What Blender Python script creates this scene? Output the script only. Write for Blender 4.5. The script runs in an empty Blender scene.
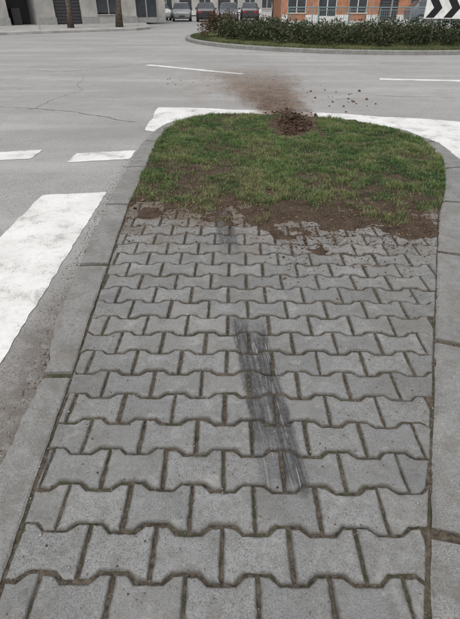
import bpy, bmesh, math, random
import numpy as np
from mathutils import Vector, noise as mnoise
random.seed(7); rng=np.random.default_rng(11)
scene=bpy.context.scene
ZR=-0.06   # road level (paving top is z=0)

# ---------------------------------------------------------------- node helpers
def newmat(name,rough=0.9,spec=0.3):
    m=bpy.data.materials.new(name); m.use_nodes=True
    nt=m.node_tree; b=nt.nodes['Principled BSDF']
    b.inputs['Roughness'].default_value=rough
    b.inputs['Specular IOR Level'].default_value=spec
    return m,nt,b
def setin(nt,sock,v):
    if isinstance(v,bpy.types.NodeSocket): nt.links.new(v,sock)
    elif isinstance(v,(tuple,list)) and len(v)==3 and sock.type=='RGBA': sock.default_value=(*v,1)
    else: sock.default_value=v
def M(nt,op,a,b=None,c=None,clamp=False):
    n=nt.nodes.new('ShaderNodeMath'); n.operation=op; n.use_clamp=clamp
    setin(nt,n.inputs[0],a)
    if b is not None: setin(nt,n.inputs[1],b)
    if c is not None: setin(nt,n.inputs[2],c)
    return n.outputs[0]
def SS(nt,v,a,b,t0=0.0,t1=1.0):
    n=nt.nodes.new('ShaderNodeMapRange'); n.interpolation_type='SMOOTHSTEP'
    setin(nt,n.inputs['Value'],v)
    n.inputs['From Min'].default_value=a; n.inputs['From Max'].default_value=b
    n.inputs['To Min'].default_value=t0; n.inputs['To Max'].default_value=t1
    return n.outputs['Result']
def MIX(nt,f,a,b,blend='MIX'):
    n=nt.nodes.new('ShaderNodeMix'); n.data_type='RGBA'; n.blend_type=blend
    setin(nt,n.inputs[0],f); setin(nt,n.inputs[6],a); setin(nt,n.inputs[7],b)
    return n.outputs[2]
def POS(nt):
    return nt.nodes.new('ShaderNodeNewGeometry').outputs['Position']
def XYZ(nt,v):
    n=nt.nodes.new('ShaderNodeSeparateXYZ'); nt.links.new(v,n.inputs[0]); return n.outputs
def COMB(nt,x,y,z):
    n=nt.nodes.new('ShaderNodeCombineXYZ')
    for i,a in enumerate((x,y,z)): setin(nt,n.inputs[i],a)
    return n.outputs[0]
def NOI(nt,vec,scale,detail=4,rough=0.55):
    n=nt.nodes.new('ShaderNodeTexNoise'); nt.links.new(vec,n.inputs['Vector'])
    n.inputs['Scale'].default_value=scale; n.inputs['Detail'].default_value=detail
    n.inputs['Roughness'].default_value=rough
    return n.outputs['Fac']
def VOR(nt,vec,scale,out='Distance',feature='F1'):
    n=nt.nodes.new('ShaderNodeTexVoronoi'); n.feature=feature; nt.links.new(vec,n.inputs['Vector'])
    n.inputs['Scale'].default_value=scale
    return n.outputs[out]
def BUMP(nt,b,h,strength,dist):
    n=nt.nodes.new('ShaderNodeBump'); n.inputs['Strength'].default_value=strength
    n.inputs['Distance'].default_value=dist; nt.links.new(h,n.inputs['Height'])
    nt.links.new(n.outputs[0],b.inputs['Normal'])
def ATTR(nt,name,out='Fac'):
    n=nt.nodes.new('ShaderNodeAttribute'); n.attribute_name=name; return n.outputs[out]
def flatmat(name,col,rough=0.7,spec=0.3,metal=0,var=0.12,scale=6):
    m,nt,b=newmat(name,rough,spec)
    b.inputs['Metallic'].default_value=metal
    p=POS(nt); n=NOI(nt,p,scale)
    c=MIX(nt,SS(nt,n,0.3,0.7),tuple(x*(1-var) for x in col),tuple(min(1,x*(1+var)) for x in col))
    nt.links.new(c,b.inputs['Base Color'])
    return m

# ---- asphalt
def asphalt_color(nt,p):
    big=NOI(nt,p,0.35,5,0.6); mid=NOI(nt,p,3.0,5,0.6); fine=NOI(nt,p,120,3,0.7); sp=VOR(nt,p,170)
    c=MIX(nt,SS(nt,big,0.3,0.7),(0.265,0.263,0.255),(0.365,0.363,0.353))
    c=MIX(nt,SS(nt,mid,0.3,0.75,0,0.5),c,(0.215,0.213,0.206))
    c=MIX(nt,SS(nt,fine,0.35,0.65,0,0.5),c,(0.46,0.456,0.442))
    c=MIX(nt,SS(nt,sp,0.45,0.75,0,0.7),c,(0.09,0.088,0.085))
    return c,fine,sp,mid,big
def fan_mask(nt,p,x,y):
    """soil dragged and thrown from the bed across the road"""
    yy=M(nt,'SUBTRACT',y,6.6)
    cx=M(nt,'SUBTRACT',0.88,M(nt,'MULTIPLY',yy,0.075))
    w=M(nt,'ADD',0.29,M(nt,'MULTIPLY',yy,0.105))
    u=M(nt,'DIVIDE',M(nt,'ABSOLUTE',M(nt,'SUBTRACT',x,cx)),w)
    n2=NOI(nt,p,2.6,7,0.75); n3=NOI(nt,COMB(nt,M(nt,'MULTIPLY',x,7.0),M(nt,'MULTIPLY',y,0.9),0.0),1.0,4,0.6)
    u=M(nt,'ADD',u,M(nt,'MULTIPLY',M(nt,'SUBTRACT',n2,0.5),1.1))
    u=M(nt,'ADD',u,M(nt,'MULTIPLY',M(nt,'SUBTRACT',n3,0.5),1.1))
    f=M(nt,'MULTIPLY',SS(nt,u,1.6,0.5),SS(nt,M(nt,'ADD',y,M(nt,'MULTIPLY',n2,3.0)),16.5,10.0))
    return M(nt,'MULTIPLY',f,SS(nt,y,6.0,6.4))
DUST=(0.125,0.082,0.055)
m_asph,nt,b=newmat('asphalt',0.85,0.3)
p=POS(nt); c,fine,sp,mid,big=asphalt_color(nt,p)
x,y,z=XYZ(nt,p)
st=NOI(nt,COMB(nt,M(nt,'MULTIPLY',x,0.12),M(nt,'MULTIPLY',y,0.9),0.0),1.6,4)
c=MIX(nt,SS(nt,st,0.45,0.7,0,0.4),c,(0.41,0.407,0.395))
st=NOI(nt,COMB(nt,M(nt,'MULTIPLY',x,0.10),M(nt,'MULTIPLY',y,0.6),4.0),1.2,5,0.6)
c=MIX(nt,SS(nt,st,0.5,0.72,0,0.45),c,(0.20,0.196,0.188))
c=MIX(nt,SS(nt,NOI(nt,p,1.3,6,0.7),0.58,0.72,0,0.35),c,(0.13,0.126,0.118))
d=SS(nt,M(nt,'ADD',x,M(nt,'MULTIPLY',M(nt,'SUBTRACT',mid,0.5),0.35)),-1.14,-0.92)
d=M(nt,'MULTIPLY',d,SS(nt,x,-0.5,-0.7)); d=M(nt,'MULTIPLY',d,SS(nt,y,2.8,1.6))
d=M(nt,'MULTIPLY',d,SS(nt,NOI(nt,p,14,5,0.7),0.3,0.6,0.25,0.8))
c=MIX(nt,d,c,(0.085,0.067,0.054))
near=M(nt,'MULTIPLY',SS(nt,y,3.0,0.8),SS(nt,x,0.5,-0.6))
c=MIX(nt,M(nt,'MULTIPLY',near,0.45),c,(0.13,0.122,0.112))
fan=fan_mask(nt,p,x,y)
c=MIX(nt,M(nt,'MULTIPLY',fan,SS(nt,NOI(nt,p,30,4,0.7),0.3,0.6,0.72,0.97)),c,MIX(nt,SS(nt,NOI(nt,p,5,6,0.75),0.4,0.65),(0.085,0.055,0.038),(0.165,0.118,0.084)))
wide=M(nt,'MULTIPLY',SS(nt,M(nt,'ABSOLUTE',M(nt,'SUBTRACT',x,0.3)),2.4,0.4),SS(nt,M(nt,'ABSOLUTE',M(nt,'SUBTRACT',y,10.4)),3.4,0.6))
wide=M(nt,'MULTIPLY',wide,SS(nt,NOI(nt,p,2.2,6,0.7),0.42,0.64))
c=MIX(nt,M(nt,'MULTIPLY',wide,0.5),c,(0.21,0.165,0.13))
nt.links.new(c,b.inputs['Base Color'])
BUMP(nt,b,M(nt,'SUBTRACT',fine,sp),0.5,0.004)

# ---- road paint
m_paint,nt,b=newmat('road_paint',0.7,0.25)
p=POS(nt); c,fine,sp,mid,big=asphalt_color(nt,p); x,y,z=XYZ(nt,p)
wear=M(nt,'ADD',M(nt,'MULTIPLY',NOI(nt,p,5,6,0.7),0.6),M(nt,'MULTIPLY',NOI(nt,p,90,4,0.75),0.4))
base=MIX(nt,SS(nt,NOI(nt,p,2.5,5),0.3,0.7),(0.66,0.66,0.645),(0.56,0.556,0.535))
base=MIX(nt,SS(nt,NOI(nt,p,28,5,0.7),0.46,0.75,0,0.55),base,(0.42,0.41,0.39))
c=MIX(nt,SS(nt,wear,0.52,0.61,0,0.85),base,c)
c=MIX(nt,M(nt,'MULTIPLY',fan_mask(nt,p,x,y),0.9),c,DUST)
nt.links.new(c,b.inputs['Base Color'])
BUMP(nt,b,fine,0.4,0.003)

# ---- concrete
def concrete_common(nt,p,lo,hi,grain,pit=0.5):
    n1=NOI(nt,p,4,5,0.6); n2=NOI(nt,p,45,5,0.75); n3=NOI(nt,p,180,3,0.75); v=VOR(nt,p,220)
    c=MIX(nt,SS(nt,n1,0.3,0.7),lo,hi)
    c=MIX(nt,SS(nt,n2,0.40,0.70,0,0.5),c,tuple(a*0.6 for a in lo))
    c=MIX(nt,SS(nt,n3,0.5,0.70,0,0.65),c,grain)
    c=MIX(nt,SS(nt,v,0.5,0.8,0,pit),c,tuple(a*0.4 for a in lo))
    return c,n1,n2,n3,v
m_pav,nt,b=newmat('concrete_paver',0.92,0.2)
p=POS(nt); x,y,z=XYZ(nt,p)
c,n1,n2,n3,v=concrete_common(nt,p,(0.215,0.219,0.216),(0.280,0.284,0.278),(0.43,0.432,0.42),0.55)
r=ATTR(nt,'rnd'); e=ATTR(nt,'edge'); r2=ATTR(nt,'rnd2')
c=MIX(nt,SS(nt,r,0,1,0,0.45),c,(0.145,0.148,0.146))
c=MIX(nt,SS(nt,r2,0.55,1.0,0,0.3),c,(0.27,0.262,0.238))
c=MIX(nt,SS(nt,NOI(nt,p,13,6,0.75),0.47,0.68,0,0.55),c,(0.142,0.137,0.125))
c=MIX(nt,SS(nt,NOI(nt,p,7.3,6,0.7),0.53,0.70,0,0.5),c,(0.36,0.358,0.343))
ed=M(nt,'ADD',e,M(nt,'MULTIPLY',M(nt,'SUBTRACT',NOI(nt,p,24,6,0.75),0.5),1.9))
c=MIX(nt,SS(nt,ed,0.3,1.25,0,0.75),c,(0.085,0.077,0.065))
g=M(nt,'ADD',y,M(nt,'MULTIPLY',M(nt,'SUBTRACT',NOI(nt,p,3.0,6,0.68),0.5),3.2))
c=MIX(nt,SS(nt,g,2.5,3.7,0,0.85),c,(0.135,0.106,0.080))
st=SS(nt,NOI(nt,p,1.7,6,0.68),0.48,0.68,0,0.42)
c=MIX(nt,st,c,(0.125,0.118,0.105))
# tyre scuff: rubbed tracks of dark rubber and pale scratches
u=M(nt,'SUBTRACT',x,M(nt,'SUBTRACT',0.285,M(nt,'MULTIPLY',y,0.108)))
wob=M(nt,'MULTIPLY',M(nt,'SUBTRACT',NOI(nt,p,16,5,0.7),0.5),0.045)
t1=SS(nt,M(nt,'ADD',M(nt,'ABSOLUTE',M(nt,'SUBTRACT',u,0.040)),wob),0.050,0.030)
t2=SS(nt,M(nt,'ADD',M(nt,'ABSOLUTE',M(nt,'ADD',u,0.040)),wob),0.050,0.030)
yr=M(nt,'ADD',y,M(nt,'MULTIPLY',M(nt,'SUBTRACT',NOI(nt,p,9,3),0.5),0.35))
t1=M(nt,'MULTIPLY',t1,SS(nt,yr,0.82,0.95)); t2=M(nt,'MULTIPLY',t2,SS(nt,yr,1.02,1.2,0.5,1.0))
t2=M(nt,'MULTIPLY',t2,SS(nt,yr,0.82,0.95)); t1=M(nt,'MULTIPLY',t1,SS(nt,yr,1.85,1.65))
tm=M(nt,'MAXIMUM',t1,M(nt,'MULTIPLY',t2,SS(nt,yr,1.95,1.75)))
tfar=M(nt,'MULTIPLY',SS(nt,M(nt,'ADD',M(nt,'ABSOLUTE',u),wob),0.085,0.05),SS(nt,yr,1.7,1.9))
tfar=M(nt,'MULTIPLY',tfar,M(nt,'MAXIMUM',SS(nt,yr,2.55,2.8,0,0.8),0.18))
tm=M(nt,'MAXIMUM',tm,tfar)
sv=COMB(nt,M(nt,'MULTIPLY',u,75.0),M(nt,'MULTIPLY',y,3.5),0.0)
sn=NOI(nt,sv,1.0,4,0.6); brk=SS(nt,NOI(nt,p,60,4,0.8),0.35,0.6,0.7,1.0)
c=MIX(nt,M(nt,'MULTIPLY',M(nt,'MULTIPLY',tm,brk),SS(nt,sn,0.34,0.54,0.5,0.95)),c,(0.045,0.045,0.048))
c=MIX(nt,M(nt,'MULTIPLY',tm,SS(nt,sn,0.57,0.66,0,0.6)),c,(0.37,0.37,0.365))
nt.links.new(c,b.inputs['Base Color'])
BUMP(nt,b,M(nt,'ADD',n3,M(nt,'MULTIPLY',n2,0.9)),0.7,0.005)

m_kerb,nt,b=newmat('kerb_concrete',0.92,0.2)
p=POS(nt); c,n1,n2,n3,v=concrete_common(nt,p,(0.235,0.235,0.226),(0.32,0.318,0.306),(0.44,0.436,0.42))
c=MIX(nt,SS(nt,NOI(nt,p,9,6,0.75),0.46,0.66,0,0.6),c,(0.165,0.155,0.138))
c=MIX(nt,SS(nt,NOI(nt,p,2.3,6,0.7),0.5,0.68,0,0.5),c,(0.16,0.145,0.125))
nt.links.new(c,b.inputs['Base Color'])
BUMP(nt,b,M(nt,'ADD',n3,n2),0.8,0.007)

m_joint,nt,b=newmat('joint_soil',1.0,0.1)
p=POS(nt)
c=MIX(nt,SS(nt,NOI(nt,p,60,5,0.7),0.35,0.65),(0.045,0.038,0.030),(0.125,0.105,0.083))
c=MIX(nt,SS(nt,NOI(nt,p,7,5,0.7),0.47,0.62,0,0.7),c,(0.047,0.056,0.028))
nt.links.new(c,b.inputs['Base Color']); BUMP(nt,b,NOI(nt,p,120,4,0.7),1.0,0.006)

m_soil,nt,b=newmat('soil',1.0,0.1)
p=POS(nt)
c=MIX(nt,SS(nt,NOI(nt,p,9,6,0.7),0.3,0.7),(0.050,0.035,0.026),(0.118,0.088,0.064))
c=MIX(nt,SS(nt,NOI(nt,p,70,4,0.7),0.48,0.72,0,0.65),c,(0.19,0.15,0.112))
nt.links.new(c,b.inputs['Base Color']); BUMP(nt,b,NOI(nt,p,70,6,0.75),1.0,0.02)

def attrcol_mat(name,rough=0.7,spec=0.25,trans=0.0):
    m,nt,b=newmat(name,rough,spec)
    c=ATTR(nt,'col','Color'); nt.links.new(c,b.inputs['Base Color'])
    if trans>0:
        t=nt.nodes.new('ShaderNodeBsdfTranslucent'); nt.links.new(c,t.inputs['Color'])
        mx=nt.nodes.new('ShaderNodeMixShader'); mx.inputs[0].default_value=trans
        nt.links.new(b.outputs[0],mx.inputs[1]); nt.links.new(t.outputs[0],mx.inputs[2])
        nt.links.new(mx.outputs[0],nt.nodes['Material Output'].inputs['Surface'])
    return m
m_grass=attrcol_mat('grass_blades',0.6,0.3,0.35)
m_leaf=attrcol_mat('leaves',0.6,0.3,0.25)
m_crumb=attrcol_mat('soil_crumbs',1.0,0.1)

# ---------------------------------------------------------------- mesh helpers
def link(ob,parent=None):
    scene.collection.objects.link(ob)
    if parent: ob.parent=parent
    return ob
def mesh_obj(name,verts,faces,mats,parent=None,fm=None,smooth=False):
    me=bpy.data.meshes.new(name); me.from_pydata([tuple(float(a) for a in v) for v in verts],[],faces)
    for m in (mats if isinstance(mats,list) else [mats]): me.materials.append(m)
    if fm is not None: me.polygons.foreach_set('material_index',fm)
    if smooth: me.polygons.foreach_set('use_smooth',[True]*len(me.polygons))
    me.update(); return link(bpy.data.objects.new(name,me),parent)
def np_mesh(name,V,F,mat,cols=None,smooth=False,parent=None):
    me=bpy.data.meshes.new(name); n=len(V); m,k=F.shape
    me.vertices.add(n); me.vertices.foreach_set('co',V.astype(np.float32).ravel())
    me.loops.add(m*k); me.loops.foreach_set('vertex_index',F.astype(np.int32).ravel())
    me.polygons.add(m); me.polygons.foreach_set('loop_start',np.arange(0,m*k,k,dtype=np.int32))
    me.polygons.foreach_set('loop_total',np.full(m,k,dtype=np.int32))
    if smooth: me.polygons.foreach_set('use_smooth',np.ones(m,dtype=bool))
    me.materials.append(mat); me.update(calc_edges=True)
    if cols is not None:
        a=me.color_attributes.new('col','FLOAT_COLOR','POINT')
        a.data.foreach_set('color',np.hstack([cols,np.ones((n,1))]).astype(np.float32).ravel())
    me.validate()
    return link(bpy.data.objects.new(name,me),parent)
def empty(name,loc=(0,0,0),rz=0):
    e=bpy.data.objects.new(name,None); e.location=loc; e.rotation_euler=(0,0,rz); return link(e)
class MB:
    """accumulates boxes / tubes into one mesh"""
    def __init__(s): s.v=[];s.f=[];s.m=[]
    def box(s,x0,x1,y0,y1,z0,z1,mi=0):
        i=len(s.v)
        s.v+=[(x0,y0,z0),(x1,y0,z0),(x1,y1,z0),(x0,y1,z0),(x0,y0,z1),(x1,y0,z1),(x1,y1,z1),(x0,y1,z1)]
        s.f+=[(i,i+3,i+2,i+1),(i+4,i+5,i+6,i+7),(i,i+1,i+5,i+4),(i+1,i+2,i+6,i+5),(i+2,i+3,i+7,i+6),(i+3,i,i+4,i+7)]; s.m+=[mi]*6
    def tube(s,pts,rad,n=8,mi=0):
        base=len(s.v); pts=[Vector(q) for q in pts]
        for k,q in enumerate(pts):
            t=(pts[min(k+1,len(pts)-1)]-pts[max(k-1,0)]).normalized()
            a=t.cross(Vector((0.3,1,0.1))).normalized(); bb=t.cross(a)
            for j in range(n):
                th=2*math.pi*j/n; s.v.append(tuple(q+(a*math.cos(th)+bb*math.sin(th))*rad[k]))
        for k in range(len(pts)-1):
            for j in range(n):
                a0=base+k*n+j; a1=base+k*n+(j+1)%n
                s.f.append((a0,a1,a1+n,a0+n)); s.m.append(mi)
        s.f.append(tuple(base+j for j in range(n))[::-1]); s.m.append(mi)
        s.f.append(tuple(base+(len(pts)-1)*n+j for j in range(n))); s.m.append(mi)
    def obj(s,name,mats,parent=None,smooth=False):
        return mesh_obj(name,s.v,s.f,mats,parent,s.m,smooth)
_lat={}
def vn(x,y,scale,seed=0):
    """smooth value noise 0..1, numpy"""
    if seed not in _lat: _lat[seed]=np.random.default_rng(seed+100).random((256,256))
    L=_lat[seed]; X=np.asarray(x)*scale+37.1; Y=np.asarray(y)*scale+91.7
    xi=np.floor(X).astype(int); yi=np.floor(Y).astype(int); fx=X-xi; fy=Y-yi
    fx=fx*fx*(3-2*fx); fy=fy*fy*(3-2*fy)
    g=lambda a,b:L[a%256,b%256]
    return (g(xi,yi)*(1-fx)+g(xi+1,yi)*fx)*(1-fy)+(g(xi,yi+1)*(1-fx)+g(xi+1,yi+1)*fx)*fy
def inpoly(x,y,poly):
    ins=np.zeros(len(x),bool); n=len(poly)
    for i in range(n):
        x1,y1=poly[i]; x2,y2=poly[(i+1)%n]
        if y1==y2: continue
        c=((y1>y)!=(y2>y))&(x<(x2-x1)*(y-y1)/(y2-y1)+x1); ins^=c
    return ins
def sheet(name,poly,z,mat):
    return mesh_obj(name,[(a,b,z) for a,b in poly],[tuple(range(len(poly)))],mat)

# ---------------------------------------------------------------- ground & road
m_ground,nt,b=newmat('dry_ground',1,0.1); p=POS(nt)
nt.links.new(MIX(nt,SS(nt,NOI(nt,p,0.3,5),0.35,0.65),(0.11,0.13,0.06),(0.2,0.18,0.13)),b.inputs['Base Color'])
sheet('ground',[(-600,-400),(600,-400),(600,900),(-600,900)],ZR-0.03,m_ground)
sheet('asphalt_road',[(-60,-30),(60,-30),(60,36),(6,60),(4,140),(-12,140),(-12,60),(-60,60)],ZR,m_asph)

# ---------------------------------------------------------------- kerbs of the island
KO=[(-0.76,-2),(-0.79,0),(-0.81,1.0),(-0.815,1.44),(-0.885,1.85),(-0.935,2.37),(-0.97,3),(-1.0,3.42),(-1.015,4.33),(-1.02,5.4),(-0.98,5.95),(-0.85,6.45),(-0.6,6.82),(-0.3,7.0),(0,7.05),(0.5,7.0),(1,6.9),(1.75,6.55),(2.25,6.05),(2.45,5.4),(2.4,4.6),(2.14,3.8),(1.86,3.15),(1.35,1.93),(1.0,1.05),(.79,.5),(.72,0.2),(.72,-2)]
KI=[(-0.60,-2),(-0.605,0),(-0.665,1.0),(-0.69,1.44),(-0.72,1.85),(-0.752,2.37),(-0.79,3.0),(-0.815,3.42),(-0.82,4.33),(-0.84,5.3),(-0.80,5.8),(-0.69,6.25),(-0.48,6.6),(-0.25,6.78),(0,6.84),(0.5,6.8),(0.97,6.7),(1.65,6.35),(2.05,5.9),(2.22,5.3),(2.15,4.55),(1.87,3.8),(1.61,3.25),(1.12,2.03),(.77,1.136),(.54,.55),(.48,.3),(.48,-2)]
def resample(I,O,step):
    I=np.array(I,float);O=np.array(O,float);C=(I+O)/2
    s=np.concatenate([[0],np.cumsum(np.linalg.norm(np.diff(C,axis=0),axis=1))])
    t=np.arange(0,s[-1],step)
    f=lambda P:np.stack([np.interp(t,s,P[:,0]),np.interp(t,s,P[:,1])],1)
    return t,f(I),f(O)
t,ri,ro=resample(KI,KO,0.02)
def sm(a,n=9):
    k=np.ones(n)/n; pad=np.pad(a,((n//2,n//2),(0,0)),mode='edge'); return np.stack([np.convolve(pad[:,i],k,'valid') for i in range(2)],1)
ri=sm(ri);ro=sm(ro)
V=[];F=[]
yj=t[np.argmin(np.abs(ro[:len(ro)//3,1]-1.43))]
joints=[yj-2,yj-1,yj]+[yj+1.0*k for k in range(1,30)]
def isgap(tt): return any(abs(tt-j)<0.011 for j in joints)
prof=lambda i,o:[ (i,-0.05),(i,-0.005),(i*0.95+o*0.05,0.0),(i*0.5+o*0.5,0.001),(i*0.12+o*0.88,-0.002),(i*0.03+o*0.97,-0.010),(o,-0.026),(o,ZR-0.02)]
prev=None
for k,tt in enumerate(t):
    if isgap(tt): prev=None; continue
    stone_i=int(sum(int(tt>j) for j in joints)); dz=0.003*math.sin(stone_i*12.9)
    jit=0.020*(mnoise.noise(Vector((tt*3,0,0))))+0.014*mnoise.noise(Vector((tt*17,3,0)))
    i=ri[k];o=ro[k]; d=(o-i)/np.linalg.norm(o-i)
    pr=prof(i+d*0.25*jit,o+d*jit); base=len(V)
    for q,(xy,zz) in enumerate(pr):
        wz=0.004*mnoise.noise(Vector((xy[0]*9,xy[1]*9,q)))
        V.append((xy[0],xy[1],zz+(dz+wz if 0<q<7 else 0)))
    if prev is not None:
        for q in range(7): F.append((prev+q,base+q,base+q+1,prev+q+1))
    else: F.append(tuple(base+q for q in range(8)))
    if k+1>=len(t) or isgap(t[k+1]): F.append(tuple(base+q for q in range(8))[::-1])
    prev=base
random.seed(3)
mesh_obj('island_kerb',V,F,m_kerb,smooth=False)
V=[];F=[]
for k in range(len(t)):
    i=ri[k];o=ro[k]; V+=[(i[0],i[1],-0.009),(i[0]*.04+o[0]*.96,i[1]*.04+o[1]*.96,-0.016),(i[0]*.04+o[0]*.96,i[1]*.04+o[1]*.96,ZR-.02)]
for k in range(len(t)-1):
    for q in range(2): F.append((3*k+q,3*k+3+q,3*k+4+q,3*k+1+q))
mesh_obj('kerb_joint_mortar',V,F,m_joint)

# ---------------------------------------------------------------- road markings
def ragged(poly,step=0.05,amp=0.008):
    out=[]
    for i in range(len(poly)):
        a=Vector(poly[i]);b_=Vector(poly[(i+1)%len(poly)]); n=max(1,int((b_-a).length/step))
        for k in range(n):
            q=a.lerp(b_,k/n); out.append((q.x+random.uniform(-amp,amp),q.y+random.uniform(-amp,amp)))
    return out
ZP=ZR+0.004
root=empty('crosswalk_marking')
for k in range(0,6):
    x1=-1.08-1.075*k
    o=sheet('stripe',ragged([(x1-0.57,0.2),(x1+0.02,0.2),(x1-0.02,3.88),(x1-0.57,3.80)]),ZP,m_paint); o.parent=root
root=empty('give_way_marking')
for k in range(0,6):
    x1=-1.08-1.075*k
    o=sheet('dash',ragged([(x1-0.64,4.78+0.02*k),(x1,4.9+0.02*k),(x1,5.25+0.02*k),(x1-0.64,5.12+0.02*k)]),ZP,m_paint); o.parent=root
outer=[(2.75,4.6),(3.1,5.0),(3.6,5.6),(4.6,6.1),(4.6,6.3),(3.24,6.75),(2.2,7.08),(1,7.42),(0,7.62),(-1.16,7.80),(-1.12,7.0)]
idx=[k for k,q in enumerate(ro) if (q[1]>4.6) and k>5]
inner=[tuple(ro[k]+(ro[k]-ri[k])/np.linalg.norm(ro[k]-ri[k])*0.014) for k in idx if ro[k][1]>6.1 or ro[k][0]>0]
inner=np.array(inner)
angf=lambda P:np.arctan2(P[:,1]-5.0,P[:,0]-0.8)
op=np.array([(-1.10,6.15)]+outer[::-1]); ai=angf(inner); ao=angf(op)
V=[];F=[]
oo=np.argsort(ao)
for a,q in zip(ai,inner):
    rr=np.interp(a,ao[oo],np.hypot(op[oo,0]-0.8,op[oo,1]-5.0)); j=random.uniform(-0.012,0.012)
    V+= [(q[0],q[1],ZP),(0.8+(rr+j)*math.cos(a),5.0+(rr+j)*math.sin(a),ZP)]
for k in range(len(inner)-1): F.append((2*k,2*k+1,2*k+3,2*k+2))
mesh_obj('island_edge_marking',V,F,m_paint)
root=empty('roundabout_entry_marking')
for q in ([(-2.3,13.75),(0.25,11.85),(0.35,12.05),(-2.2,13.95)],[(3.3,10.95),(5.6,10.6),(5.65,10.85),(3.35,11.2)],[(7,10.5),(9.4,10.5),(9.4,10.75),(7,10.75)]):
    o=sheet('line',ragged(q,0.1,0.015),ZP,m_paint); o.parent=root

m_crack=flatmat('crack_dark',(0.075,0.071,0.066))
V=[];F=[]
def crack(pts,w=0.012):
    P=[Vector(q) for q in pts]; line=[]
    for a,b_ in zip(P[:-1],P[1:]):
        n=max(2,int((b_-a).length/0.07))
        for k in range(n):
            q=a.lerp(b_,k/n); s=0.14
            line.append(q+Vector((random.uniform(-.02,.02)+s*mnoise.noise(Vector((q.x*1.7,q.y*1.7,1))),random.uniform(-.03,.03)+s*mnoise.noise(Vector((q.x*1.7,q.y*1.7,5))))))
    base=len(V)
    for k,q in enumerate(line):
        t_=(line[min(k+1,len(line)-1)]-line[max(k-1,0)]).normalized(); n_=Vector((-t_.y,t_.x)); ww=w*random.uniform(0.15,1)
        V.append((*(q+n_*ww),ZR+0.002)); V.append((*(q-n_*ww),ZR+0.002))
    for k in range(len(line)-1): F.append((base+2*k,base+2*k+1,base+2*k+3,base+2*k+2))
crack([(-5.2,7.9),(-3.2,7.8),(-2.4,7.35),(-1.8,7.05),(-1.3,6.7)],0.013)
crack([(-3.2,7.7),(-2.9,9.5),(-3.4,11.5)],0.007)
crack([(2.5,9.0),(4.2,8.7),(6,9.4)],0.010)
crack([(-6.5,13),(-4,12.5),(-2,14.5),(1,15)],0.012)
mesh_obj('road_cracks',V,F,m_crack)

# ---------------------------------------------------------------- pavers
LX=0.205; PY=0.141; A=0.0125
def halfclip(poly,nx,ny,d):
    out=[]
    for i in range(len(poly)):
        a=poly[i];b_=poly[(i+1)%len(poly)]; da=a[0]*nx+a[1]*ny-d; db=b_[0]*nx+b_[1]*ny-d
        if da<=0: out.append(a)
        if (da<0<db) or (db<0<da):
            s=da/(da-db); out.append((a[0]+(b_[0]-a[0])*s,a[1]+(b_[1]-a[1])*s))
    return out
def area(P): return 0.5*sum(P[i][0]*P[(i+1)%len(P)][1]-P[(i+1)%len(P)][0]*P[i][1] for i in range(len(P)))
def dedup(P,eps):
    out=[]
    for q in P:
        if not out or math.hypot(q[0]-out[-1][0],q[1]-out[-1][1])>eps: out.append(q)
    if len(out)>1 and math.hypot(out[0][0]-out[-1][0],out[0][1]-out[-1][1])<eps: out.pop()
    return out
def inset(P,d):
    n=len(P);out=[]
    for i in range(n):
        a=Vector(P[i-1]);b_=Vector(P[i]);c_=Vector(P[(i+1)%n])
        e1=(b_-a).normalized();e2=(c_-b_).normalized(); n1=Vector((-e1.y,e1.x));n2=Vector((-e2.y,e2.x))
        m_=n1+n2
        if m_.length<0.3: m_=n1
        m_.normalize(); k=d/max(0.6,m_.dot(n1)); q=b_+m_*k; out.append((q.x,q.y))
    return out
def stone(r,i):
    x0=i*LX+(r%2)*LX/2; y0=r*PY
    f=0.0375; s=0.028
    bot=[(x0,y0-A),(x0+f,y0-A),(x0+f+s,y0+A),(x0+LX-f-s,y0+A),(x0+LX-f,y0-A),(x0+LX,y0-A)]
    y1=y0+PY
    top=[(x0+LX,y1+A),(x0+LX-f,y1+A),(x0+LX-f-s,y1-A),(x0+f+s,y1-A),(x0+f,y1+A),(x0,y1+A)]
    return bot+top
verts=[];faces=[];rn=[];ed=[];rn2=[]
th=math.radians(-0.6)
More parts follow.
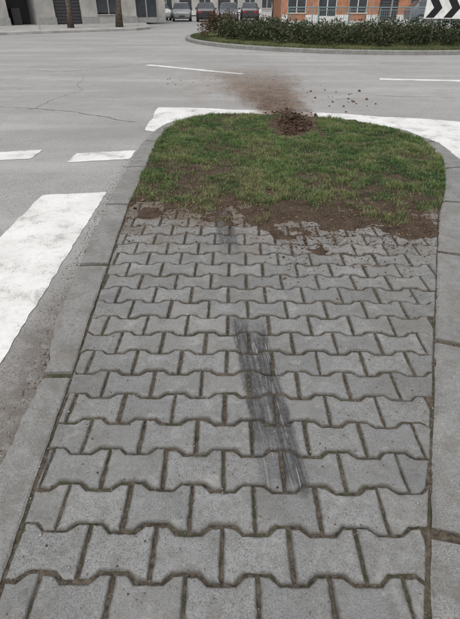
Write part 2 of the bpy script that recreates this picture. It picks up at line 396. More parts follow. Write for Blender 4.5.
for r in range(-15,26):
    for i in range(-6,13):
        P=stone(r,i)
        P=[(px*math.cos(th)-py*math.sin(th)-0.03,px*math.sin(th)+py*math.cos(th)+0.047) for px,py in P]
        P=[(q[0]+0.006*mnoise.noise(Vector((q[0]*1.3,q[1]*1.3,7))),q[1]+0.010*mnoise.noise(Vector((q[0]*1.3,q[1]*1.3,2)))) for q in P]
        cy=sum(q[1] for q in P)/12; a0=area(P)
        P=halfclip(P,-1,-0.062,0.597)
        if P:
            if cy>0.42:
                P=halfclip(P,1,-0.397,0.312)
            else: P=halfclip(P,1,0,0.475)
        if P: P=halfclip(P,0,1,3.5)
        if len(P)<3: continue
        cut=area(P)<a0*0.999
        P=dedup(P,0.012 if cut else 0.001)
        if len(P)<3 or area(P)<0.0022: continue
        G=inset(P,random.uniform(0.0040,0.0060) )
        if area(G)<0.0010: continue
        cx=sum(q[0] for q in G)/len(G); cyy=sum(q[1] for q in G)/len(G)
        a_=random.gauss(0,0.009); ox=random.gauss(0,0.0012); oy=random.gauss(0,0.0012)
        G=[(cx+(q[0]-cx)*math.cos(a_)-(q[1]-cyy)*math.sin(a_)+ox,cyy+(q[0]-cx)*math.sin(a_)+(q[1]-cyy)*math.cos(a_)+oy) for q in G]
        H=[]
        for k in range(len(G)):
            a=G[k];b_=G[(k+1)%len(G)]; dl=math.hypot(a[0]-b_[0],a[1]-b_[1]); ns=max(1,int(dl/0.014))
            for s in range(ns):
                f_=s/ns; H.append((a[0]+(b_[0]-a[0])*f_+random.gauss(0,0.0009),a[1]+(b_[1]-a[1])*f_+random.gauss(0,0.0009)))
        G=H
        rings=[(0,-0.05,1.0),(0,-0.008,1.0),(0.0024,-0.003,0.95),(0.006,-0.0004,0.7)]
        if not cut: rings.append((0.015,0.0005,0.0))
        dz=random.gauss(0,0.0014); tx=random.gauss(0,0.009); ty=random.gauss(0,0.009); rr=random.random(); rr2=random.random()
        n=len(G); prev=None
        for ins,zz,ev in rings:
            if ins:
                R=[]
                for k in range(n):
                    a=Vector(G[k-2]);c_=Vector(G[(k+2)%n]); tt_=(c_-a).normalized(); q=Vector(G[k])+Vector((-tt_.y,tt_.x))*ins*1.02; R.append((q.x,q.y))
            else: R=G
            base=len(verts)
            for q in R:
                verts.append((q[0],q[1],zz+dz+tx*(q[0]-cx)+ty*(q[1]-cyy))); rn.append(rr); rn2.append(rr2); ed.append(ev if not cut else min(ev,0.5))
            if prev is not None:
                for k in range(n): faces.append((prev+k,prev+(k+1)%n,base+(k+1)%n,base+k))
            prev=base
        faces.append(tuple(prev+k for k in range(n)))
ob=mesh_obj('paving_stones',verts,faces,m_pav)
for nm,dat in (('rnd',rn),('edge',ed),('rnd2',rn2)):
    a=ob.data.attributes.new(nm,'FLOAT','POINT'); a.data.foreach_set('value',dat)
gx=np.arange(-0.86,1.85,0.012); gy=np.arange(-2,3.8,0.012)
X,Y=np.meshgrid(gx,gy); inn=inpoly(X.ravel(),Y.ravel(),KI+[(-.6,-2.0)]).reshape(X.shape)
Z=-0.0100+0.006*(vn(X,Y,70,1)-0.5)+0.010*(vn(X,Y,12,2)-0.5)+0.004*(vn(X,Y,160,7)-.5)
Z=np.minimum(Z,-0.0058)
ny,nx=X.shape; I=np.arange(ny*nx).reshape(ny,nx)
Fq=np.stack([I[:-1,:-1],I[:-1,1:],I[1:,1:],I[1:,:-1]],-1)
keep=inn[:-1,:-1]|inn[1:,1:]|inn[:-1,1:]|inn[1:,:-1]
np_mesh('paving_joint_bed',np.stack([X.ravel(),Y.ravel(),Z.ravel()],1),Fq[keep].reshape(-1,4),m_joint,smooth=True)

# ---------------------------------------------------------------- soil bed
EX=[-0.9,-0.62,-0.4,-0.2,0.0,0.12,0.3,0.5,0.7,1.0,1.2,1.5,2.0]
EY=[3.50,3.36,3.20,3.15,3.22,3.38,3.00,2.86,2.80,3.00,2.90,3.12,3.3]
GXs=[-0.9,-0.3,0.0,0.2,0.7,1.3,1.7,2.2]; GYs=[3.52,3.42,3.42,3.3,3.22,3.25,3.35,3.6]
def soilz(X,Y):
    e=np.interp(X,EX,EY)+0.65*(vn(X,Y,5,3)-0.5)+0.25*(vn(X,Y,15,31)-0.5)
    z=np.clip(0.10*(Y-e),-0.03,0.012)+0.022*np.clip(Y-3.4,0,1.2)/1.2
    z=z+0.010*(vn(X,Y,25,4)-0.5)+0.009*(vn(X,Y,60,5)-0.5)+0.012*(vn(X,Y,9,6)-0.5)
    gd=np.exp(-((X-0.76-0.2*(Y-5.9))/0.2)**2)*np.clip((Y-5.35)/0.3,0,1)*np.clip((6.6-Y)/0.3,0,1)
    return z-0.004-0.040*gd
gx=np.arange(-0.9,2.35,0.011); gy=np.arange(2.55,6.95,0.011)
X,Y=np.meshgrid(gx,gy); Z=soilz(X,Y)
inn=inpoly(X.ravel(),Y.ravel(),KI).reshape(X.shape); Z=np.where(inn,Z,np.minimum(Z,-0.02))
ny,nx=X.shape; I=np.arange(ny*nx).reshape(ny,nx)
Fq=np.stack([I[:-1,:-1],I[:-1,1:],I[1:,1:],I[1:,:-1]],-1)
keep=inn[:-1,:-1]|inn[1:,1:]
np_mesh('soil_bed',np.stack([X.ravel(),Y.ravel(),Z.ravel()],1),Fq[keep].reshape(-1,4),m_soil,smooth=True)

PX,PYc=0.86,6.25
def pilez(X,Y):
    d=np.exp(-(((X-PX)/0.27)**2+((Y-PYc)/0.50)**2))+0.36*np.exp(-(((X-PX+0.02)/0.28)**2+((Y-7.1)/0.6)**2))
    return 0.098*d*(0.45+1.0*vn(X,Y,8,8))+0.055*(vn(X,Y,26,9)-0.5)*np.sqrt(d)+0.022*(vn(X,Y,70,10)-.5)*np.sqrt(d)
gx=np.arange(0.0,1.8,0.010); gy=np.arange(5.0,8.4,0.010)
X,Y=np.meshgrid(gx,gy); zb=np.where(Y>6.78,-0.078,-0.035)+0.0; Z=zb+pilez(X,Y)
ny,nx=X.shape; I=np.arange(ny*nx).reshape(ny,nx)
Fq=np.stack([I[:-1,:-1],I[:-1,1:],I[1:,1:],I[1:,:-1]],-1).reshape(-1,4)
m_dark,nt,b=newmat('fresh_soil',1.0,0.1); p=POS(nt)
nt.links.new(MIX(nt,SS(nt,NOI(nt,p,14,6,0.7),0.35,0.65),(0.030,0.019,0.014),(0.088,0.056,0.039)),b.inputs['Base Color']); BUMP(nt,b,NOI(nt,p,60,6,0.75),1.0,0.02)
np_mesh('soil_pile',np.stack([X.ravel(),Y.ravel(),Z.ravel()],1),Fq,m_dark,smooth=True)

# ---------------------------------------------------------------- crumbs
OCT=np.array([(1,0,0),(-1,0,0),(0,1,0),(0,-1,0),(0,0,1),(0,0,-1)],float)
OF=np.array([(0,2,4),(2,1,4),(1,3,4),(3,0,4),(2,0,5),(1,2,5),(3,1,5),(0,3,5)])
def crumbs(name,P,S,C):
    n=len(P); sc=S[:,None,None]*rng.uniform(0.55,1.2,(n,6,1))*np.array([1,1,0.7])
    th=rng.uniform(0,6.28,n); c,s=np.cos(th)[:,None],np.sin(th)[:,None]
    O=np.repeat(OCT[None],n,0)+rng.normal(0,0.18,(n,6,3)); O=O*sc
    O=np.stack([O[...,0]*c-O[...,1]*s,O[...,0]*s+O[...,1]*c,O[...,2]],-1)
    V=(O+P[:,None,:]).reshape(-1,3); F=(OF[None]+6*np.arange(n)[:,None,None]).reshape(-1,3)
    return np_mesh(name,V,F,m_crumb,np.repeat(C,6,0))
def soilcol(n,k=1.0): return (np.array([0.078,0.054,0.038])*k)[None]*rng.uniform(0.5,1.9,(n,1))
n=8000; yy=6.7+rng.gamma(1.5,1.3,n); xx=0.88-(yy-6.6)*0.075+rng.normal(0,1,n)*(0.11+0.065*(yy-6.6))
S=rng.gamma(1.2,0.0016,n)+0.0012; on=(yy<13)
n2=200; x2=rng.uniform(-1.3,2.1,n2); y2=rng.uniform(8,12,n2)
n3=30; x3=1.9+rng.normal(0,0.24,n3); y3=8.6+rng.normal(0,0.7,n3); S3=rng.gamma(2,0.0065,n3)+0.004
n4=12; x4=-0.9+rng.normal(0,0.3,n4); y4=10.8+rng.normal(0,0.8,n4); S4=rng.gamma(2,0.005,n4)+0.004
xx=np.concatenate([xx[on],x2,x3,x4]); yy=np.concatenate([yy[on],y2,y3,y4]); S=np.concatenate([S[on],rng.gamma(1.5,0.002,n2)+0.002,S3,S4])
crumbs('thrown_soil_clods',np.stack([xx,yy,ZR+S*0.3],1),S,soilcol(len(xx),1.15))
n=1300; x2=PX+rng.normal(0,0.22,n); y2=PYc+rng.normal(0.1,0.42,n); zz=np.where(y2>6.78,-0.078,-0.035)+pilez(x2,y2)
S=rng.gamma(2,0.0055,n)+0.004
crumbs('pile_soil_clods',np.stack([x2,y2,np.maximum(zz,np.where(y2>6.95,ZR,-0.01))+S*0.3],1),S,soilcol(n,0.7))
n=13000; xx=rng.uniform(-0.8,1.6,n); e=np.interp(xx,EX,EY); yy=e-np.abs(rng.normal(0,0.32,n))*(0.4+1.2*vn(xx,xx*0,3,41))+0.55*rng.random(n)
S=rng.gamma(1.2,0.0018,n)+0.0012; ok=inpoly(xx,yy,KI)
xx,yy,S=xx[ok],yy[ok],S[ok]; zz=np.maximum(soilz(xx,yy),0.0)
crumbs('bed_soil_crumbs',np.stack([xx,yy,zz+S*0.3],1),S,soilcol(len(xx),1.35))
n=7000; xx=rng.uniform(-0.8,1.6,n); yy=rng.uniform(0.1,3.3,n); ok=inpoly(xx,yy,KI); xx,yy=xx[ok],yy[ok]
S=rng.gamma(1.2,0.0009,len(xx))+0.0008
C=np.where(rng.random((len(xx),1))<0.6,soilcol(len(xx),1.3),np.array([[0.36,0.35,0.31]])*rng.uniform(0.5,1.2,(len(xx),1)))
crumbs('paving_grit',np.stack([xx,yy,0.001+S*0.4],1),S,C)
n=3600; yy=rng.uniform(0.2,5.2,n); ko=np.array(KO); edge=np.interp(yy,ko[:12,1],ko[:12,0]); xx=edge-0.012-np.abs(rng.normal(0,0.05,n))
S=rng.gamma(1.2,0.0011,n)+0.001
C=np.where(rng.random((n,1))<0.6,soilcol(n,1.4),np.array([[0.32,0.31,0.29]])*rng.uniform(0.4,1.2,(n,1)))
crumbs('gutter_grit',np.stack([xx,yy,ZR+S*0.4],1),S,C)

# ---------------------------------------------------------------- grass
def blades(name,x,y,z,h,w,col,lean=0.6):
    n=len(x); th=rng.uniform(0,6.283,n); la=rng.uniform(0.15,1,n)*lean
    dx,dy=np.cos(th),np.sin(th); ph=th+1.57+rng.normal(0,0.5,n); wx,wy=np.cos(ph)*w,np.sin(ph)*w
    def pt(f,s): 
        off=la*h*f**1.8; return np.stack([x+dx*off+wx*s,y+dy*off+wy*s,z+h*f*np.sqrt(np.maximum(0.1,1-0.5*(la*f)**2))],1)
    V=np.stack([pt(0,-.5),pt(0,.5),pt(.55,-.45),pt(.55,.45),pt(1,0)],1).reshape(-1,3)
    b=5*np.arange(n)[:,None]
    F=np.concatenate([b+np.array([[0,1,3]]),b+np.array([[0,3,2]]),b+np.array([[2,3,4]])],1).reshape(-1,3)
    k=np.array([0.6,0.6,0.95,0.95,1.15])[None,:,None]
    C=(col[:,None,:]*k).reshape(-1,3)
    return np_mesh(name,V,F,m_grass,C)
n=320000
x=rng.uniform(-0.9,2.3,n); y=rng.uniform(3.0,6.9,n)
g=np.interp(x,GXs,GYs)+0.75*(vn(x,y,4,12)-0.5)+0.4*(vn(x,y,14,13)-0.5)
ok=inpoly(x,y,KI)&(rng.random(n)<np.clip((y-g)/0.3,0,1))
pa=0.38*vn(x,y,3.1,14)+0.38*vn(x,y,9,15)+0.24*vn(x,y,26,32)
ok&=rng.random(n)<np.clip((pa-0.34)*4.6+np.clip(y-4.6,0,1.5)*0.18,0.04,1)
dp=((x-0.80-0.18*(y-6.1))/0.33)**2+((y-6.2)/0.78)**2+0.9*(vn(x,y,7,33)-0.5)
ok&=rng.random(n)<np.clip((dp-0.7)*1.8,0,1)
x,y=x[ok],y[ok]; n=len(x)
cl=vn(x,y,7,16); cl2=vn(x,y,1.7,17); cl3=vn(x,y,20,18); cl4=vn(x,y,13,51)
h=(0.010+0.036*cl*cl3+0.026*cl4*cl3+0.006)*rng.uniform(0.6,1.35,n)*(0.75+0.5*cl2)
base=np.array([0.135,0.220,0.070]); dark=np.array([0.042,0.100,0.034]); yel=np.array([0.26,0.28,0.125]); dead=np.array([0.33,0.27,0.16])
t1=np.clip((cl*0.45+cl2*0.2+cl3*0.5+cl4*.35-0.42)*1.7,0,1)[:,None]
col=dark*(1-t1)+base*t1
t2=np.clip((0.6*vn(x,y,5,19)+0.4*vn(x,y,17,52)-0.45)*2.4,0,0.8)[:,None]; col=col*(1-t2)+yel*t2
dd=rng.random(n)<(0.08+0.28*np.clip(1-(y-3.2)/0.7,0,1)+0.16*(vn(x,y,4,35)>0.58)); col[dd]=dead*rng.uniform(0.45,1.1,(dd.sum(),1))
col*=rng.uniform(0.65,1.35,(n,1))
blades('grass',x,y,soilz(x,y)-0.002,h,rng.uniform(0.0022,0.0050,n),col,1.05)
n=900; x=rng.uniform(-0.8,2.2,n); y=rng.uniform(3.2,6.6,n); ok=inpoly(x,y,KI); x,y=x[ok],y[ok]
S=rng.uniform(0.003,0.006,len(x)); crumbs('fallen_petals',np.stack([x,y,soilz(x,y)+0.022],1),S,np.array([[0.48,0.44,0.33]])*rng.uniform(0.5,1.2,(len(x),1)))
n=9000; x=rng.uniform(-0.8,1.7,n); y=rng.integers(0,24,n)*PY+0.047+rng.normal(0,0.012,n)
m_=vn(x,y,2.5,21)>0.52; x,y=x[m_],y[m_]; ok=inpoly(x,y,KI); x,y=x[ok],y[ok]; n=len(x)
blades('joint_moss',x,y,np.full(n,-0.011),rng.uniform(0.006,0.012,n),np.full(n,0.003),np.array([[0.06,0.08,0.033]])*rng.uniform(0.5,1.3,(n,1)))

# ---------------------------------------------------------------- leaf clouds
def leafcloud(name,blobs,n,size,cols,parent=None):
    B=np.array(blobs); vol=B[:,3]*B[:,4]*B[:,5]; pi=rng.choice(len(B),n,p=vol/vol.sum())
    d=rng.normal(0,1,(n,3)); d/=np.linalg.norm(d,axis=1)[:,None]; r=rng.random(n)**0.4
    P=B[pi,:3]+d*r[:,None]*B[pi,3:6]
    nrm=rng.normal(0,1,(n,3)); a=np.cross(nrm,rng.normal(0,1,(n,3))); a/=np.linalg.norm(a,axis=1)[:,None]
    b_=np.cross(nrm,a); b_/=np.linalg.norm(b_,axis=1)[:,None]
    s=size*rng.uniform(0.6,1.3,n)[:,None]
    V=np.stack([P-a*s,P-b_*s*0.5,P+a*s,P+b_*s*0.5],1).reshape(-1,3)
    F=(4*np.arange(n)[:,None]+np.arange(4)[None])
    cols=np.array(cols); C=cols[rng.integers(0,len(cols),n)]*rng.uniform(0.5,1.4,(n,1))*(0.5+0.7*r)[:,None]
    return np_mesh(name,V,F,m_leaf,np.repeat(C,4,0),parent=parent)

# ---------------------------------------------------------------- roundabout island
CX,CY,RR=6.2,24.9,8.3
V=[];F=[];N=160
for k in range(N):
    a=2*math.pi*k/N; c_,s_=math.cos(a),math.sin(a)
    for r_,z_ in ((RR,ZR-0.02),(RR,ZR+0.11),(RR-0.02,ZR+0.13),(RR-0.22,ZR+0.13),(RR-0.23,ZR+0.02)): V.append((CX+r_*c_,CY+r_*s_,z_))
for k in range(N):
    for q in range(4): a0=5*k+q; b0=5*((k+1)%N)+q; F.append((a0,b0,b0+1,a0+1))
mesh_obj('roundabout_kerb',V,F,m_kerb)
m_lawn,nt,b=newmat('lawn',1,0.1); p=POS(nt)
c=MIX(nt,SS(nt,NOI(nt,p,1.5,6,0.7),0.35,0.65),(0.06,0.085,0.03),(0.13,0.12,0.06)); c=MIX(nt,SS(nt,NOI(nt,p,25,5,0.8),0.4,0.7,0,0.7),c,(0.04,0.045,0.02))
nt.links.new(c,b.inputs['Base Color'])
V=[(CX,CY,ZR+0.45)];F=[]
for ring,(r_,z_) in enumerate(((4,ZR+0.4),(6.5,ZR+0.22),(RR-0.2,ZR+0.11))):
    for k in range(64):
        a=2*math.pi*k/64; V.append((CX+r_*math.cos(a),CY+r_*math.sin(a),z_+random.uniform(-.02,.02)))
for k in range(64):
    F.append((0,1+k,1+(k+1)%64))
    for q in range(2): F.append((1+64*q+k,1+64*(q+1)+k,1+64*(q+1)+(k+1)%64,1+64*q+(k+1)%64))
mesh_obj('roundabout_lawn',V,F,m_lawn,smooth=True)
n=50000; a=rng.uniform(math.pi*0.9,math.pi*2.0,n); r_=RR-0.25-rng.random(n)*2.6
x=CX+r_*np.cos(a); y=CY+r_*np.sin(a)
blades('roundabout_grass',x,y,np.full(n,ZR+0.1),rng.uniform(0.04,0.11,n),np.full(n,0.012),np.array([[0.09,0.11,0.05]])*rng.uniform(0.5,1.6,(n,1)))
bl=[]
for a in np.arange(math.radians(196),math.radians(345),math.radians(2.6)):
    for rr_ in (6.9,6.2,5.5):
        h_=0.24+0.20*random.random()
        bl.append((CX+rr_*math.cos(a)+random.uniform(-.2,.2),CY+rr_*math.sin(a)+random.uniform(-.2,.2),ZR+0.12+h_,0.42,0.42,h_+0.05))
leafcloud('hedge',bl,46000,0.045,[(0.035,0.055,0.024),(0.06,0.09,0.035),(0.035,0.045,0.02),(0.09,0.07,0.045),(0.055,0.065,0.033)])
bl=[(-0.6+random.uniform(-.5,.6),23.5+random.uniform(-.5,.5),ZR+0.5+random.uniform(-.1,.3),0.35,0.35,0.4) for _ in range(9)]
leafcloud('reddish_shrub',bl,4000,0.04,[(0.13,0.055,0.035),(0.09,0.06,0.035),(0.06,0.07,0.03)])

# ---------------------------------------------------------------- chevron sign
m_white=flatmat('sign_white',(0.72,0.72,0.70),0.4); m_black=flatmat('sign_black',(0.015,0.015,0.016),0.4)
m_steel=flatmat('galvanised_steel',(0.38,0.39,0.40),0.45,0.5,0.6)
root=empty('chevron_sign',(6.75,18.6,ZR),math.radians(-6))
mb=MB(); mb.box(0,2.5,0,0.03,0.95,1.58,0); mb.obj('board',[m_white],root)
mb=MB(); mb.tube([(0.4,0.06,0),(0.4,0.06,1.5)],[0.03]*2,10); mb.tube([(2.1,0.06,0),(2.1,0.06,1.5)],[0.03]*2,10); mb.obj('posts',[m_steel],root)
V=[];F=[]
for k in range(4):
    x0=0.06+0.6*k; b0=len(V)
    for (a,c_) in ((0,0.98),(0.28,0.98),(0.5,1.265),(0.28,1.55),(0,1.55),(0.22,1.265)): V.append((x0+a,-0.004,c_))
    F+= [(b0,b0+1,b0+2,b0+5),(b0+5,b0+2,b0+3,b0+4)]
mesh_obj('arrows',V,F,m_black,root)

# ---------------------------------------------------------------- traffic signs / posts
m_blue=flatmat('sign_blue',(0.03,0.13,0.42),0.4); m_red=flatmat('sign_red',(0.5,0.03,0.03),0.4)
def disc(mb,cx,cy,cz,r,dy,mi,n=24):
    b0=len(mb.v)
    for yy in (cy,cy+dy):
        for k in range(n): a=2*math.pi*k/n; mb.v.append((cx+r*math.cos(a),yy,cz+r*math.sin(a)))
    mb.f.append(tuple(b0+k for k in range(n))); mb.f.append(tuple(b0+n+k for k in range(n))[::-1]); mb.m+=[mi,mi]
    for k in range(n): mb.f.append((b0+k,b0+n+k,b0+n+(k+1)%n,b0+(k+1)%n)); mb.m.append(mi)
def tsign(loc,rz,kind):
    r=empty('traffic_sign',(loc[0],loc[1],loc[2]),rz)
    mb=MB(); mb.tube([(0,0.04,0),(0,0.04,2.9)],[0.035]*2,10); mb.obj('post',[m_steel],r)
    mb=MB()
    if kind=='blue': disc(mb,0,0,2.6,0.3,0.015,0); mb.box(-0.035,0.035,-0.008,-0.003,2.42,2.75,1); mb.obj('plate',[m_blue,m_white],r)
    elif kind=='walk': mb.box(-0.3,0.3,0,0.015,2.25,2.85,0); mb.box(-0.2,0.2,-0.006,-0.002,2.36,2.72,1); mb.obj('plate',[m_blue,m_white],r)
    else:
        mb.v+=[(-.36,0,2.85),(.36,0,2.85),(0,0,2.23),(-.36,.015,2.85),(.36,.015,2.85),(0,.015,2.23)]
        mb.f+=[(0,2,1),(3,4,5),(0,1,4,3),(1,2,5,4),(2,0,3,5)]; mb.m+=[0]*5
        mb.v+=[(-.23,-.005,2.78),(.23,-.005,2.78),(0,-.005,2.38)]; mb.f+=[(6,8,7)]; mb.m+=[1]; mb.obj('plate',[m_red,m_white],r)
FAR=ZR+0.12
tsign((-11.0,30.5,FAR),0.1,'walk'); tsign((5.6,36.4,FAR),0,'blue'); tsign((7.2,24,ZR+.3),0,'giveway'); tsign((3.6,37.5,FAR),0,'giveway'); tsign((9.6,36.3,FAR),0,'walk')

# ---------------------------------------------------------------- far pavements
m_side=flatmat('pavement_concrete',(0.33,0.325,0.31),0.9,var=0.2,scale=1.5)
def slab(name,poly,z0,z1,mat):
    n=len(poly); V=[(a,b_,z0) for a,b_ in poly]+[(a,b_,z1) for a,b_ in poly]
    F=[tuple(range(n,2*n))]+[(k,(k+1)%n,n+(k+1)%n,n+k) for k in range(n)]
    return mesh_obj(name,V,F,mat)
slab('pavement',[(-60,6),(-40,12),(-24,19.5),(-12.2,27.6),(-5.8,32.6),(-5.2,34.5),(-8.2,50),(-14,140),(-60,140)],ZR-0.02,FAR,m_side)
slab('pavement',[(3.3,140),(2.6,38),(3.4,36.0),(30,35.2),(60,30),(60,140)],ZR-0.02,FAR,m_side)

# ---------------------------------------------------------------- buildings
m_cream=flatmat('pale_render',(0.42,0.41,0.385),0.9,var=0.2,scale=0.8); m_grey=flatmat('grey_render',(0.33,0.33,0.32),0.9)
m_orange=flatmat('orange_brick',(0.36,0.17,0.10),0.9,var=0.2,scale=2); m_glass,nt,b=newmat('window_glass',0.08,0.6)
p=POS(nt); nt.links.new(MIX(nt,NOI(nt,p,1.2),(0.02,0.025,0.03),(0.09,0.10,0.11)),b.inputs['Base Color'])
m_frame=flatmat('window_frame',(0.60,0.60,0.58),0.5); m_shut=flatmat('dark_shutter',(0.06,0.06,0.065),0.6); m_roof=flatmat('roof_tiles',(0.22,0.09,0.06),0.9,var=0.25,scale=3)
m_rail=flatmat('railing_paint',(0.16,0.22,0.22),0.5)
def building(name,loc,rz,W,D,H,wall,bays,groundkind,trim):
    r=empty(name,loc,rz); floors=max(1,int(H//3.1)); fh=H/floors; bw=W/bays
    wall_mb=MB(); gl=MB(); fr=MB(); dr=MB()
    has_garage='g' in groundkind
    wall_mb.box(0,W,2.5 if has_garage else 0.35,D,0,H,0)
    if has_garage:
        wall_mb.box(0,W,0.351,2.499,fh-0.5,H-0.001,0)
    op_w=bw*0.62
    for f in range(floors):
        z0=f*fh; sill=(0.9 if f else 0.0); top=z0+fh-0.5
        wall_mb.box(0,W,0,0.35,top,z0+fh-0.002,0)
        if f: wall_mb.box(0,W,0,0.35,z0,z0+sill,0)
        for k in range(bays+1):
            x0=k*bw-(bw-op_w)/2; x1=k*bw+(bw-op_w)/2; wall_mb.box(max(0,x0),min(W,x1),0.0,2.49 if (has_garage and f==0) else 0.349,z0+sill,top-0.001,0)
            if f==0: fr.box(max(0.02,x0-0.04),min(W-.02,x1+0.04),-0.06,-0.002,0.0,0.45,0)
        for k in range(bays):
            x0=k*bw+(bw-op_w)/2;x1=x0+op_w; kind=groundkind[k%len(groundkind)] if f==0 else 'w'
            if kind=='g':
                dr.box(x0+.02,x1-.02,2.2,2.3,z0+0.02,top-.02,0)
                dr.box(x0+.5,x1-.9,1.1,1.7,z0+.02,z0+1.0,0)
            elif kind=='s':
                dr.box(x0,x1,0.2,0.26,z0+0.02,top,0)
                for q in range(12): zz=z0+0.1+q*0.2; dr.box(x0+.02,x1-.02,0.17,0.2,zz,zz+0.13,0)
            elif kind=='d':
                gl.box(x0+.08,x1-.08,0.22,0.25,z0+0.1,top-.08,0)
                for xx in (x0,(x0+x1)/2-.04,x1-.08): fr.box(xx,xx+.08,0.16,0.27,z0,top,0)
                fr.box(x0+.08,x1-.08,0.17,0.26,z0,z0+.35,0)
            else:
                s_=z0+sill+(0.6 if f==0 else 0)
                if f==0: wall_mb.box(x0,x1,0.02,0.34,z0,s_,0)
                gl.box(x0+.07,x1-.07,0.22,0.25,s_+.07,top-.07,0)
                for xx in (x0,(x0+x1)/2-.035,x1-.07): fr.box(xx,xx+.07,0.16,0.27,s_,top,0)
                fr.box(x0-.05,x1+.05,-0.05,0.16,s_-.07,s_-.002,0)
    wall_mb.obj('walls',[wall],r); gl.obj('windows',[m_glass],r); fr.obj('window_frames',[trim],r)
    if dr.v: dr.obj('doors',[m_shut],r)
    e=0.5; V=[(-e,-e,H+.01),(W+e,-e,H+.01),(W+e,D+e,H+.01),(-e,D+e,H+.01),(-e,D/2,H+2.2),(W+e,D/2,H+2.2)]
    mesh_obj('roof',V,[(0,1,5,4),(2,3,4,5),(1,2,5),(3,0,4),(3,2,1,0)],m_roof,r)
    return r
ang=math.atan2(7,9.8)
building('corner_shop_building',(-26,28.8,FAR),ang,25.5,9,6.6,m_cream,8,['s','w','d','g','g','s','w','d'],m_grey)
building('brick_apartment_building',(4.5,47,FAR),0.0,16,10,9.6,m_orange,6,['w','d','w','s','w','d'],m_frame)
building('grey_shop_building',(21.5,44,FAR),-0.06,22,10,6.4,m_grey,7,['d','s','w'],m_frame)
building('row_house',(-22,62,FAR),0.0,11,9,6.4,m_grey,4,['w','d'],m_frame)
building('row_house',(-9.5,70,FAR),0,10,9,6.4,m_cream,4,['w','s'],m_frame)
building('street_end_building',(-1,95,FAR),0,18,9,6.4,m_grey,6,['w','d','w'],m_frame)

# ---------------------------------------------------------------- railings
def railing(x0,x1,yv,y1=None):
    y1=yv if y1 is None else y1; L_=math.hypot(x1-x0,y1-yv); mb=MB()
    P=lambda s,z:(x0+(x1-x0)*s/L_,yv+(y1-yv)*s/L_,z)
    for zz,rr in ((1.05,.035),(.15,.025),(.9,.02)): mb.tube([P(0,FAR+zz),P(L_,FAR+zz)],[rr]*2,8)
    k=0
    while k<=L_: mb.tube([P(k,FAR),P(k,FAR+1.1)],[0.045]*2,8); k+=2.05
    k=0.15
    while k<L_: mb.tube([P(k,FAR+.15),P(k,FAR+0.9)],[0.012]*2,5); k+=0.15
    mb.obj('pedestrian_railing',[m_rail])
railing(3.9,22.0,35.9)

# ---------------------------------------------------------------- cars
m_tyre=flatmat('tyre_rubber',(0.02,0.02,0.02),0.8); m_lamp=flatmat('headlamp',(0.7,0.7,0.68),0.15,0.6); m_tail=flatmat('tail_lamp',(0.4,0.02,0.02),0.2,0.6)
def car(name,loc,rz,col,est=False):
    r=empty(name,loc,rz); mp=flatmat('car_paint',col,0.25,0.6,var=0.03)
    S=[(-2.1,0.38,0.80,0.84,0.74,0.68),(-2.02,0.26,0.92,1.0 if est else 0.98,0.80,0.70),(-1.55,0.2,0.95,1.42 if est else 1.22,0.85,0.62),(-1.0,0.2,0.94,1.46,0.86,0.60),(-0.2,0.2,0.93,1.48,0.86,0.61),(0.35,0.2,0.92,1.42,0.86,0.60),(1.05,0.2,0.90,0.97,0.86,0.72),(1.6,0.2,0.82,0.87,0.84,0.66),(1.98,0.26,0.70,0.76,0.78,0.60),(2.1,0.36,0.60,0.63,0.70,0.55)]
    V=[];F=[];fm=[]
    for (x,zb,zbe,zr,w,wr) in S:
        zm=(zb+zbe)/2
        h=[(w*0.93,zb),(w,zm),(w*0.97,zbe),(wr+0.03,zr-0.04),(wr*0.85,zr)]
        V+=[(x,-a,c_) for a,c_ in h]+[(x,a,c_) for a,c_ in h[::-1]]
    n=10
    for s in range(len(S)-1):
        for k in range(n):
            a=s*n+k;b_=s*n+(k+1)%n; F.append((a,b_,b_+n,a+n))
            g=0
            if k in (2,6) and 2<=s<=4: g=1
            if k in (2,3,4,5,6) and s in (1,5): g=1
            fm.append(g)
    F.append(tuple(range(n))[::-1]);fm.append(0);F.append(tuple((len(S)-1)*n+k for k in range(n)));fm.append(0)
    mesh_obj('body',V,F,[mp,m_glass],r,fm)
    mb=MB()
    for wx in (-1.3,1.32):
        for wy in (-0.80,0.62):
            yy0=wy-0.075 if wy<0 else wy+0.075
            disc(mb,wx,yy0,0.31,0.31,0.19,0); disc(mb,wx,yy0-0.006 if wy<0 else yy0+0.19,0.31,0.19,0.006,1)
    mb.obj('wheels',[m_tyre,m_steel],r)
    mb=MB()
    for s in (-1,1):
        y0,y1=sorted((s*0.38,s*0.66)); mb.box(2.0,2.09,y0,y1,0.56,0.68,0); mb.box(-2.115,-2.03,y0,y1,0.66,0.80,1)
        y0,y1=sorted((s*0.86,s*1.0)); mb.box(0.75,0.85,y0,y1,0.92,1.05,2)
    mb.box(2.07,2.115,-0.26,0.26,0.38,0.48,2); mb.obj('lamps_and_mirrors',[m_lamp,m_tail,m_shut],r)
h=math.pi/2
for (cx_,cy_,hd,cc,es) in ((-7.0,54,-h+.25,(0.6,0.6,0.59),False),(-4.6,51,-h+.1,(0.28,0.29,0.30),True),(-2.2,49.5,h+.05,(0.03,0.033,0.04),True),(-0.1,50.5,-h,(0.10,0.11,0.12),False),(1.9,52.5,h,(0.05,0.05,0.055),True),(-5.6,61,-h,(0.06,0.065,0.08),False),(-3.0,62,-h+.1,(0.45,0.45,0.44),True),(-0.4,63,-h,(0.04,0.045,0.05),False)):
    car('parked_car',(cx_,cy_,ZR),hd,cc,es)
car('parked_car',(15.5,40.6,FAR),0,(0.12,0.13,0.15),True)

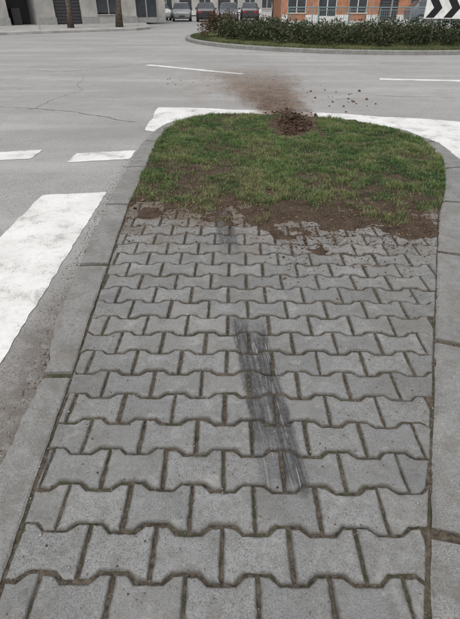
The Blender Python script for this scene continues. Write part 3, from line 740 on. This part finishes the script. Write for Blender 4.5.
# ---------------------------------------------------------------- trees
m_bark=flatmat('bark',(0.11,0.09,0.072),1.0,0.1,var=0.4,scale=9)
def tree(loc,H,r0,nleaf,seed):
    random.seed(seed); root=empty('street_tree',loc); mb=MB(); tips=[]
    def br(p,d,L,r,lev):
        pts=[p];rad=[r];q=Vector(p);dd=Vector(d)
        for k in range(5):
            s_=.04 if lev==0 else .12
            dd=(dd+Vector((random.gauss(0,s_),random.gauss(0,s_),random.gauss(0.04,.06)))).normalized(); q=q+dd*L/5; pts.append(tuple(q)); rad.append(r*(1-0.13*(k+1)))
            if lev<3 and k>=(2 if lev==0 else 1):
                for _ in range(2 if lev==0 else 1):
                    a=random.uniform(0,6.28); nd=(dd*0.6+Vector((math.cos(a),math.sin(a),0.3))).normalized(); br(tuple(q),nd,L*random.uniform(.45,.62),rad[-1]*.55,lev+1)
        if lev>=2: tips.append(tuple(q))
        if lev==0: rad[0]=r*1.3
        mb.tube(pts,rad,9 if lev==0 else 5)
    br((0,0,0),(0,0,1),H*0.62,r0,0)
    mb.obj('trunk_and_limbs',[m_bark],root,smooth=True)
    bl=[(t_[0],t_[1],t_[2],0.7,0.7,0.55) for t_ in tips]
    leafcloud('foliage',bl,nleaf,0.07,[(0.06,0.10,0.03),(0.08,0.12,0.03),(0.04,0.07,0.02)],root)
tree((-10.0,33.2,FAR),9,0.17,5000,1); tree((-7.2,34.4,FAR),9,0.20,5000,2); tree((-16.5,29,FAR),8,0.2,4000,3)
tree((-8.6,44,FAR),8,0.18,4000,4); tree((4.6,56,FAR),8,0.2,4000,5); tree((17,39.5,FAR),8,0.2,4000,6)
random.seed(4)
bl=[(random.uniform(-70,70),random.uniform(142,165),random.uniform(1,7),5,4,3.5) for _ in range(70)]
leafcloud('distant_trees',bl,30000,0.55,[(0.05,0.07,0.035),(0.07,0.09,0.04)])

# ---------------------------------------------------------------- light
w=bpy.data.worlds.new('World'); scene.world=w; w.use_nodes=True; nt=w.node_tree
bg=nt.nodes['Background']; sky=nt.nodes.new('ShaderNodeTexSky'); sky.sky_type='NISHITA'; sky.sun_disc=False
EL=62
sky.sun_elevation=math.radians(EL); sky.sun_rotation=math.radians(200); sky.dust_density=5; sky.air_density=1.3; sky.ozone_density=1
hs=nt.nodes.new('ShaderNodeHueSaturation'); hs.inputs['Saturation'].default_value=0.3; nt.links.new(sky.outputs[0],hs.inputs['Color'])
nt.links.new(hs.outputs[0],bg.inputs['Color']); bg.inputs['Strength'].default_value=0.15
sd=bpy.data.lights.new('sun','SUN'); sd.energy=1.5; sd.angle=math.radians(60); sd.color=(1,0.98,0.96)
so=link(bpy.data.objects.new('sun',sd)); az=math.radians(200)
dirv=Vector((math.sin(az)*math.cos(math.radians(EL)),math.cos(az)*math.cos(math.radians(EL)),math.sin(math.radians(EL))))
so.rotation_euler=dirv.to_track_quat('Z','Y').to_euler()

cd=bpy.data.cameras.new('camera'); cam=link(bpy.data.objects.new('camera',cd)); scene.camera=cam
cam.location=(0,0,1.33); cam.rotation_euler=(math.radians(90-34.4),0,0)
cd.sensor_fit='VERTICAL'; cd.sensor_height=36; cd.lens=26.0; cd.clip_start=0.05; cd.clip_end=2000
scene.view_settings.view_transform='Standard'; scene.view_settings.look='None'; scene.view_settings.exposure=0
